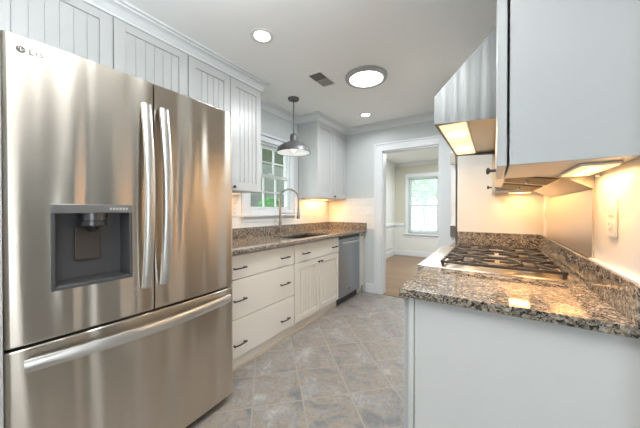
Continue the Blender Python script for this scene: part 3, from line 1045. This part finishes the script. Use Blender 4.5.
for k in range(q + 1):
    s = L[-1] * k / q
    i = max(j for j in range(n) if L[j] <= s + 1e-9)
    i = min(i, n - 2)
    u = (s - L[i]) / (L[i + 1] - L[i])
    p = Vector(arc[i]).lerp(Vector(arc[i + 1]), u)
    d_ = (Vector(arc[i + 1]) - Vector(arc[i])).normalized()
    side = Vector((-diry, dirx, 0))
    oth = d_.cross(side).normalized()
    a = 2 * PI * turns * k / q
    sp.append(p + (side * math.cos(a) + oth * math.sin(a)) * 0.0125)
MB().tube(sp, 0.0022, 5).build('spring', M['nickel'], t)
hx, hy = arc[-1][0], arc[-1][1]
MB().lathe([(0.011, 0.10), (0.014, 0.09), (0.015, 0.02), (0.020, 0.0), (0.020, -0.03), (0.017, -0.035)], (hx, hy, 1.135), 18).build('spray_head', M['nickel'], t)
MB().tube([(FXX, FYY, 1.16), (FXX + dirx * 0.06, FYY + diry * 0.06, 1.165), (hx - dirx * 0.018, hy - diry * 0.018, 1.165)], 0.005, 8).build('holder_arm', M['nickel'], t)
MB().tube([(FXX + 0.018, FYY + 0.010, 0.985), (FXX + 0.05, FYY + 0.055, 0.990), (FXX + 0.07, FYY + 0.10, 0.998)], [0.011, 0.008, 0.007], 10).build('lever', M['nickel'], t)
t = MB().lathe([(0.018, 0), (0.018, 0.006), (0.011, 0.010), (0.011, 0.05), (0.014, 0.055), (0.012, 0.066)], (-2.12, 2.255, 0.914), 16).build('air_gap_cap', M['nickel'])
tag(t, 'small brushed nickel cap on the granite left of the faucet', 'cap')


# ------------------------------------------------------------------ outlets and switches
def wall_plate(axis, c, w_, h_, label, kind='outlet', group=None, sgn=1, nm='outlet'):
    """Plate on a wall; axis 'x' faces +-X, 'y' faces -Y."""
    x, y, z = c
    t = thing(nm, c, label, 'outlet' if nm == 'outlet' else 'switch', group)

    def bx(a0, a1, z0, z1, d0, d1):
        m = MB()
        if axis == 'x':
            m.box(x + sgn * d0, y + a0, z + z0, x + sgn * d1, y + a1, z + z1)
        else:
            m.box(x + a0, y - d0, z + z0, x + a1, y - d1, z + z1)
        return m
    bx(-w_ / 2, w_ / 2, -h_ / 2, h_ / 2, 0.0, 0.006).build('plate', M['plate'], t, 0.002)
    if kind == 'outlet':
        for zz in (-0.021, 0.021):
            o = bx(-0.017, 0.017, zz - 0.014, zz + 0.014, 0.006, 0.009).build('socket', M['plate'], t, 0.002)
            s = MB()
            for a in (-0.007, 0.007):
                if axis == 'x':
                    s.box(x + sgn * 0.009, y + a - 0.0012, z + zz - 0.003, x + sgn * 0.0095, y + a + 0.0012, z + zz + 0.006)
                else:
                    s.box(x + a - 0.0012, y - 0.0095, z + zz - 0.003, x + a + 0.0012, y - 0.009, z + zz + 0.006)
            s.build('slots', M['slot'], o)
    else:
        n = max(1, round(w_ / 0.055) - 1) if w_ > 0.09 else 1
        for k in range(n):
            a = (k - (n - 1) / 2) * 0.046
            bx(a - 0.016, a + 0.016, -0.033, 0.033, 0.006, 0.010).build('rocker', M['plate'], t, 0.002)
    return t


wall_plate('x', (XW + 0.0085, 1.745, 1.20), 0.07, 0.115, 'white outlet on the tiled wall under the tall wall cabinet', sgn=1)
wall_plate('x', (XW + 0.0085, 3.20, 1.17), 0.07, 0.115, 'outlet on the warm lit tile under the corner wall cabinet', sgn=1)
wall_plate('y', (-1.506, YE - 0.0085, 1.185), 0.115, 0.115, 'white double switch plate beside the doorway casing', 'switch', nm='light_switch')
wall_plate('x', (XR - 0.0005, 1.222, 1.18), 0.074, 0.120, 'large white outlet on the warm wall right of the steel backsplash panel', sgn=-1)
wall_plate('x', (XR - 0.0005, 2.520, 1.195), 0.07, 0.115, 'white outlet in the corner left of the steel backsplash panel', sgn=-1)


# ------------------------------------------------------------------ ceiling lights and vent
def recessed(x, y, label, p):
    t = thing('recessed_light', (x, y, ZC), label, 'light', 'recessed ceiling lights')
    MB().lathe([(0.082, 0), (0.082, -0.004), (0.070, -0.007), (0.058, -0.004), (0.058, 0)], (x, y, ZC), 32).build('trim_ring', M['whiteen'], t)
    MB().lathe([(0.056, -0.001), (0.056, -0.005), (0.02, -0.007)], (x, y, ZC), 32).build('lens', M['lens'], t)
    area('light_source', (x, y, ZC - 0.012), 0.1, p, COOL, (0, 0, 0), spread=2.6, parent=t)


recessed(-1.375, 1.338, 'lit round recessed ceiling light near the cabinets above the refrigerator', 0.6)
recessed(-1.385, 3.18, 'small lit recessed ceiling light in front of the end wall', 1.7)
t = thing('flush_ceiling_light', (-0.986, 2.275, ZC), 'large round flush ceiling light with grey ring and glowing diffuser', 'light')
MB().lathe([(0.19, 0), (0.19, -0.022), (0.182, -0.030), (0.155, -0.030), (0.152, -0.024), (0.152, 0)], (-0.986, 2.275, ZC), 48).build('ring', M['ring'], t)
MB().lathe([(0.1515, -0.004), (0.1515, -0.026), (0.12, -0.031), (0.05, -0.034)], (-0.986, 2.275, ZC), 48).build('diffuser', M['lens'], t)
area('light_source', (-0.986, 2.275, ZC - 0.04), 0.3, 14.5, COOL, parent=t)

t = thing('ceiling_vent', (-1.36, 2.09, ZC), 'small rectangular air vent in the ceiling beside the flush light', 'vent')
MB().box(-1.435, 1.945, ZC - 0.006, -1.285, 2.235, ZC - 0.0005).build('frame', M['ceil'], t, 0.002)
for y0, y1, mm in ((1.965, 2.085, M['grey']), (2.095, 2.215, M['ventl'])):
    l = MB()
    for k in range(9):
        xx = -1.418 + k * 0.0145
        l.prism([(xx, ZC - 0.0065), (xx + 0.010, ZC - 0.012), (xx + 0.012, ZC - 0.0105), (xx + 0.003, ZC - 0.0055)], 'y', y0, y1)
    l.box(-1.42, y0, ZC - 0.0075, -1.30, y1, ZC - 0.0058)
    l.build('louvre', mm, t)

# pendant
PX, PY = -1.852, 2.276
t = thing('pendant_lamp', (PX, PY, ZC), 'gunmetal barn pendant lamp hanging over the kitchen sink', 'lamp')
MB().lathe([(0.062, 0), (0.062, -0.012), (0.055, -0.022), (0.015, -0.026)], (PX, PY, ZC), 32).build('canopy', M['gun'], t)
MB().tube([(PX, PY, ZC - 0.024), (PX, PY, 2.035)], 0.0055, 10).build('rod', M['gun'], t)
MB().lathe([(0.008, 2.055), (0.022, 2.052), (0.034, 2.040), (0.041, 2.020), (0.042, 1.968), (0.050, 1.955)], (PX, PY, 0), 24).build('socket_cup', M['gun'], t)
sh = MB().lathe([(0.046, 1.966), (0.080, 1.950), (0.125, 1.928), (0.158, 1.908), (0.174, 1.892), (0.181, 1.872), (0.1865, 1.850), (0.190, 1.838),
                 (0.187, 1.838), (0.183, 1.850), (0.1775, 1.872), (0.170, 1.888), (0.155, 1.903), (0.122, 1.923), (0.078, 1.945), (0.043, 1.960)], (PX, PY, 0), 48)
sh_o = sh.build('shade', M['gun'], t)
MB().lathe([(0.040, 1.952), (0.076, 1.939), (0.119, 1.918), (0.151, 1.898), (0.166, 1.884), (0.1735, 1.869), (0.179, 1.850), (0.182, 1.840),
            (0.180, 1.840), (0.177, 1.850), (0.1715, 1.868), (0.164, 1.882), (0.149, 1.895), (0.117, 1.915), (0.074, 1.936), (0.038, 1.949)], (PX, PY, 0), 48).build('lining', M['whiteen'], sh_o)
MB().lathe([(0.013, 1.95), (0.015, 1.93), (0.030, 1.905), (0.033, 1.885), (0.026, 1.868), (0.010, 1.858)], (PX, PY, 0), 24).build('bulb', M['bulb'], t)
lp = bpy.data.lights.new('light_source', 'POINT')
lp.energy = 0.45
lp.color = COOL
lp.shadow_soft_size = 0.03
lo = bpy.data.objects.new('light_source', lp)
COL.objects.link(lo)
lo.parent = t
lo.location = (0, 0, 1.845 - ZC)

# ------------------------------------------------------------------ right run: base, countertop, range
XK = -0.292
YK = 0.978
t = thing('base_cabinet', (0.03, 1.22, 0), 'white base cabinet with plain end panel facing the camera below the granite', 'cabinet')
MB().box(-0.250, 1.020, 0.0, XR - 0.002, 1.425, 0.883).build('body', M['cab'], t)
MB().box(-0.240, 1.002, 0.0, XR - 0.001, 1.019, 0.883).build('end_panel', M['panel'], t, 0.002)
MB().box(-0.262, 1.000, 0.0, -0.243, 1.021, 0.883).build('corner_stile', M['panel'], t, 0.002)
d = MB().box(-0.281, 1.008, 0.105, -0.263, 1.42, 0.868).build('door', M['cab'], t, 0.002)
knob(d, -0.281, -1, 1.39, 0.80)
t = thing('base_cabinet', (0.03, 2.44, 0), 'white base cabinet beyond the range against the return wall', 'cabinet')
MB().box(-0.250, 2.285, 0.0, XR - 0.002, YP - 0.002, 0.883).build('body', M['cab'], t)
d = MB().box(-0.281, 2.288, 0.105, -0.252, YP - 0.004, 0.868).build('door', M['cab'], t, 0.002)
knob(d, -0.281, -1, 2.33, 0.80)

RY0, RY1 = 1.435, 2.275
t = thing('countertop', (0.0, 1.8, 0.884), 'speckled granite countertop of the range run', 'countertop')
c = MB()
c.box(XK, YK, 0.884, XR - 0.0005, RY0 - 0.002, 0.914).box(XK, RY1 + 0.002, 0.884, XR - 0.0005, YP - 0.0005, 0.914).box(0.286, RY0 - 0.002, 0.884, XR - 0.0005, RY1 + 0.002, 0.914)
c.build('slab', M['granite'], t, 0.002)
tag(MB().box(XR - 0.022, YK, 0.9145, XR - 0.0005, YP - 0.0005, 1.016).build('backsplash', M['granite'], None, 0.002), 'granite backsplash strip along the right wall beside the gas range', 'backsplash')
tag(MB().box(-0.262, YP - 0.022, 0.9145, XR - 0.0225, YP - 0.0005, 1.016).build('backsplash', M['granite'], None, 0.002), 'granite backsplash strip behind the far end of the gas range', 'backsplash')
tag(MB().box(XR - 0.018, YK + 0.002, 1.0165, XR - 0.0005, 1.405, 1.022).build('caulk_ledge', M['plate']), 'thin pale ledge on top of the right granite backsplash', 'ledge')

t = thing('range', (-0.03, (RY0 + RY1) / 2, 0), 'stainless steel gas range with black cast iron grates set into the granite', 'range')
MB().box(-0.285, RY0, 0.02, 0.284, RY1, 0.880).build('body', M['steel_h'], t, 0.004)
MB().box(-0.330, RY0, 0.881, 0.285, RY1, 0.9185).build('cooktop', M['steel_p'], t, 0.004)
MB().box(-0.325, RY0 + 0.01, 0.78, -0.286, RY1 - 0.01, 0.878).build('control_panel', M['steel_h'], t, 0.003)
for k in range(5):
    yy = RY0 + 0.12 + k * (RY1 - RY0 - 0.24) / 4
    MB().lathe([(0.022, 0), (0.020, -0.03), (0.016, -0.034)], (-0.325, yy, 0.83), 16, 'x').build('control_knob', M['bright'], t)
dd = MB().box(-0.32, RY0 + 0.01, 0.16, -0.286, RY1 - 0.01, 0.77).build('oven_door', M['steel_h'], t, 0.004)
MB().tube([(-0.325, RY0 + 0.08, 0.70), (-0.36, RY0 + 0.09, 0.70), (-0.36, RY1 - 0.09, 0.70), (-0.325, RY1 - 0.08, 0.70)], 0.011, 10).build('handle', M['bright'], dd)
GX0, GX1 = -0.222, 0.262
gy = [(RY0 + 0.02 + k * 0.268, RY0 + 0.02 + (k + 1) * 0.268 - 0.006) for k in range(3)]
zt = 0.949


def beam(mb, a, b, w_, z0, z1):
    a, b = Vector((a[0], a[1], 0)), Vector((b[0], b[1], 0))
    d_ = (b - a).normalized()
    n_ = Vector((-d_.y, d_.x, 0)) * w_ / 2
    P = [(v.x, v.y) for v in (a + n_, a - n_, b - n_, b + n_)]
    mb.prism(P, 'z', z0, z1)


for (y0, y1) in gy:
    cy = (y0 + y1) / 2
    for bx_ in ((-0.105,), (0.145,)):
        MB().lathe([(0.052, 0), (0.052, 0.008), (0.042, 0.012)], (bx_[0], cy, 0.9185), 24).build('burner_base', M['bright'], t)
        MB().lathe([(0.040, 0), (0.040, 0.010), (0.034, 0.014)], (bx_[0], cy, 0.931), 24).build('burner_cap', M['iron'], t)
    g_ = MB()
    wd = 0.011
    beam(g_, (GX0, y0 + wd / 2), (GX1, y0 + wd / 2), wd, 0.936, zt)
    beam(g_, (GX0, y1 - wd / 2), (GX1, y1 - wd / 2), wd, 0.936, zt)
    beam(g_, (GX0 + wd / 2, y0), (GX0 + wd / 2, y1), wd, 0.936, zt)
    beam(g_, (GX1 - wd / 2, y0), (GX1 - wd / 2, y1), wd, 0.936, zt)
    mx_ = (GX0 + GX1) / 2
    for bx_ in (-0.105, 0.145):
        for sx, sy in ((1, 1), (1, -1), (-1, 1), (-1, -1)):
            ex = bx_ + sx * 0.105
            ey = cy + sy * 0.12
            beam(g_, (bx_ + sx * 0.026, cy + sy * 0.026), (bx_ + sx * 0.085, ey), 0.011, 0.940, zt + 0.003)
        for sx in (1, -1):
            beam(g_, (bx_ + sx * 0.03, cy), (bx_ + sx * 0.115, cy), 0.011, 0.940, zt + 0.003)
    for xx in (GX0 + 0.01, GX1 - 0.01):
        for yy in (y0 + 0.01, y1 - 0.01):
            g_.box(xx - 0.007, yy - 0.007, 0.9188, xx + 0.007, yy + 0.007, 0.938)
    g_.build('grate', M['iron'], t, 0.002)

# steel panel on the wall behind the range
tag(MB().box(XR - 0.006, 1.413, 1.020, XR - 0.0005, 2.415, 1.284).build('steel_wall_sheet', M['steel_p']), 'brushed steel panel on the wall behind the range', 'panel')

# right wall cabinets
ZB = 1.344
t = thing('wall_cabinet', (0.18, 1.2, ZB), 'white wall cabinet at the near right whose plain side fills the upper corner', 'cabinet')
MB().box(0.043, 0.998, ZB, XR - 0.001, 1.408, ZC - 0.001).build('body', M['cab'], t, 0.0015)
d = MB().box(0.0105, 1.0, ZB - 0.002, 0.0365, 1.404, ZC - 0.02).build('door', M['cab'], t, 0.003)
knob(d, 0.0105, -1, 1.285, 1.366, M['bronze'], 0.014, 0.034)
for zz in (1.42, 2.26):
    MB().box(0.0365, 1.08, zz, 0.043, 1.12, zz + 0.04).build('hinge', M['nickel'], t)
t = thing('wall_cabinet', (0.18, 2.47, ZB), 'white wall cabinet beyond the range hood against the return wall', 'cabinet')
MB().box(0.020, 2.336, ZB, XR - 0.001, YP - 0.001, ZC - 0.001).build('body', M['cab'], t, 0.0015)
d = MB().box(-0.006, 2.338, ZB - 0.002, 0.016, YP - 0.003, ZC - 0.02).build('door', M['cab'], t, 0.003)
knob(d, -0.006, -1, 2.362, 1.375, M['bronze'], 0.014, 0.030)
under_light(0.215, 1.07, 0.303, 1.36, ZB, 'lit warm light under the near right wall cabinet beside the steel panel', 1.1)
under_light(0.10, 2.40, 0.24, 2.57, ZB, 'lit warm light under the wall cabinet beyond the range hood', 0.8)
hk = MB().tube([(0.314, 1.335, ZB - 0.001), (0.314, 1.335, ZB - 0.012)], 0.003, 8)
hk.lathe([(0.006, 0), (0.007, -0.004), (0.004, -0.008)], (0.314, 1.335, ZB - 0.012), 10)
tag(hk.build('cup_hook', M['plate']), 'tiny pale hook under the near right wall cabinet', 'hook')

# range hood
HY, HY2 = 1.412, 2.332
t = thing('range_hood', (0.15, (HY + HY2) / 2, 1.285), 'slanted stainless steel range hood with lit lamps over the gas range', 'range hood')
th = 0.004
c = MB()
side = [(-0.246, 1.632), (-0.246, 1.770), (0.012, 2.028), (XR - 0.001, 2.028), (XR - 0.001, 1.617), (0.012, 1.617)]
c.prism(side, 'y', HY, HY + th)
c.prism(side, 'y', HY2 - th, HY2)
c.prism([(-0.246, 1.632), (-0.242, 1.632), (-0.242, 1.769), (-0.246, 1.770)], 'y', HY + th, HY2 - th)
c.prism([(-0.246, 1.770), (-0.242, 1.769), (0.012, 2.023), (0.012, 2.028)], 'y', HY + th, HY2 - th)
c.box(0.012, HY + th, 2.024, XR - 0.001, HY2 - th, 2.028)
c.build('canopy', M['steel_h'], t)
MB().box(-0.242, HY + th, 1.640, 0.012, HY2 - th, 1.644).build('light_panel', M['gold'], t)
# lower filter section
lo_ = MB().prism([(0.0125, 1.617), (0.0125, 1.370), (0.045, 1.366), (0.238, 1.337), (XR - 0.001, 1.285), (XR - 0.001, 1.617)], 'y', HY, HY2)
lo_.build('filter_box', M['steel_p'], t)
for y0, y1 in ((1.46, 1.79), (1.90, 2.29)):
    f = MB()
    nb = 8
    for k in range(nb):
        a = y0 + (y1 - y0) * k / nb
        b = a + (y1 - y0) / nb * 0.55
        f.prism([(0.055, 1.3635), (0.228, 1.3375), (0.228, 1.3325), (0.055, 1.3585)], 'y', a, b)
    f.prism([(0.050, 1.3645), (0.232, 1.3370), (0.232, 1.3345), (0.050, 1.3620)], 'y', y0 - 0.005, y1 + 0.005)
    fo = f.build('filter', M['filter'], t)
    MB().lathe([(0.008, 0), (0.008, -0.012), (0.005, -0.015)], (0.14, (y0 + y1) / 2, 1.3485), 12).build('latch', M['bright'], fo)
for y0, y1 in ((1.45, 1.867), (1.873, 2.29)):
    yy = (y0 + y1) / 2
    MB().box(-0.236, y0, 1.634, -0.105, y1, 1.640).build('lamp_frame', M['bright'], t, 0.002)
    le_ = MB().box(-0.230, y0 + 0.008, 1.631, -0.111, y1 - 0.008, 1.634).build('lamp_lens', M['hoodlens'], t)
    MB().lathe([(0.052, 0.0), (0.048, -0.006), (0.025, -0.012)], (-0.170, yy, 1.631), 24).build('lamp', M['hoodbulb'], le_)
    area('light_source', (-0.17, yy, 1.618), 0.1, 1.3, (1.0, 0.66, 0.34), size_y=0.3, parent=t)


# ------------------------------------------------------------------ outside, seen through the windows
def leaf_ball(mb, c, r, n, size, sq=1.0):
    for _ in range(n):
        v = Vector((random.gauss(0, 1), random.gauss(0, 1), random.gauss(0, 1))).normalized() * r * (0.55 + 0.45 * random.random())
        p = Vector(c) + Vector((v.x, v.y, v.z * sq))
        a = Vector((random.gauss(0, 1), random.gauss(0, 1), random.gauss(0, 1))).normalized()
        b = a.orthogonal().normalized()
        s = size * (0.6 + 0.8 * random.random())
        q = [p - a * s, p + b * s * 0.5, p + a * s, p - b * s * 0.5]
        mb._face([mb.bm.verts.new(x) for x in q])


struct(MB().box(-14, -6, -0.14, XW - 0.2, 16, -0.12).box(XW - 0.2, YF + 0.25, -0.14, 10, 22, -0.12), 'floor_outside', M['lawn'])
tag(MB().box(XW - 1.75, 0.6, 2.15, XW - 0.2, 5.6, 2.25).build('porch_roof', M['porch']), 'dark porch roof outside the kitchen window', 'roof')
tag(MB().box(-5.3, 2.5, -0.12, -5.2, 9.5, 3.2).build('porch_wall', M['siding']), 'grey green siding wall outside the kitchen window', 'wall')
t = thing('shrub', (-4.1, 4.35, -0.12), 'bright green shrub outside the kitchen window', 'shrub')
f = MB()
leaf_ball(f, (-4.1, 4.22, 1.26), 0.26, 900, 0.04, 0.9)
f.build('foliage', M['leaf'], t)
MB().tube([(-4.1, 4.35, -0.12), (-4.1, 4.32, 0.8)], [0.05, 0.03], 8).build('stem', M['bark'], t)
t = thing('tree', (-3.4, 17.5, -0.12), 'green tree outside beyond the blind of the far room', 'tree')
f = MB()
leaf_ball(f, (-3.6, 17.5, 3.2), 1.9, 1800, 0.16, 0.8)
f.build('foliage', M['leafp'], t)
MB().tube([(-3.6, 17.5, -0.12), (-3.6, 17.5, 2.4)], [0.16, 0.1], 8).build('trunk', M['barkp'], t)
struct(MB().box(-14, 14.0, -0.125, 8, 18.5, -0.115), 'floor_road', M['road'])

for o in list(bpy.data.objects):
    if '_o' in o:
        del o['_o']
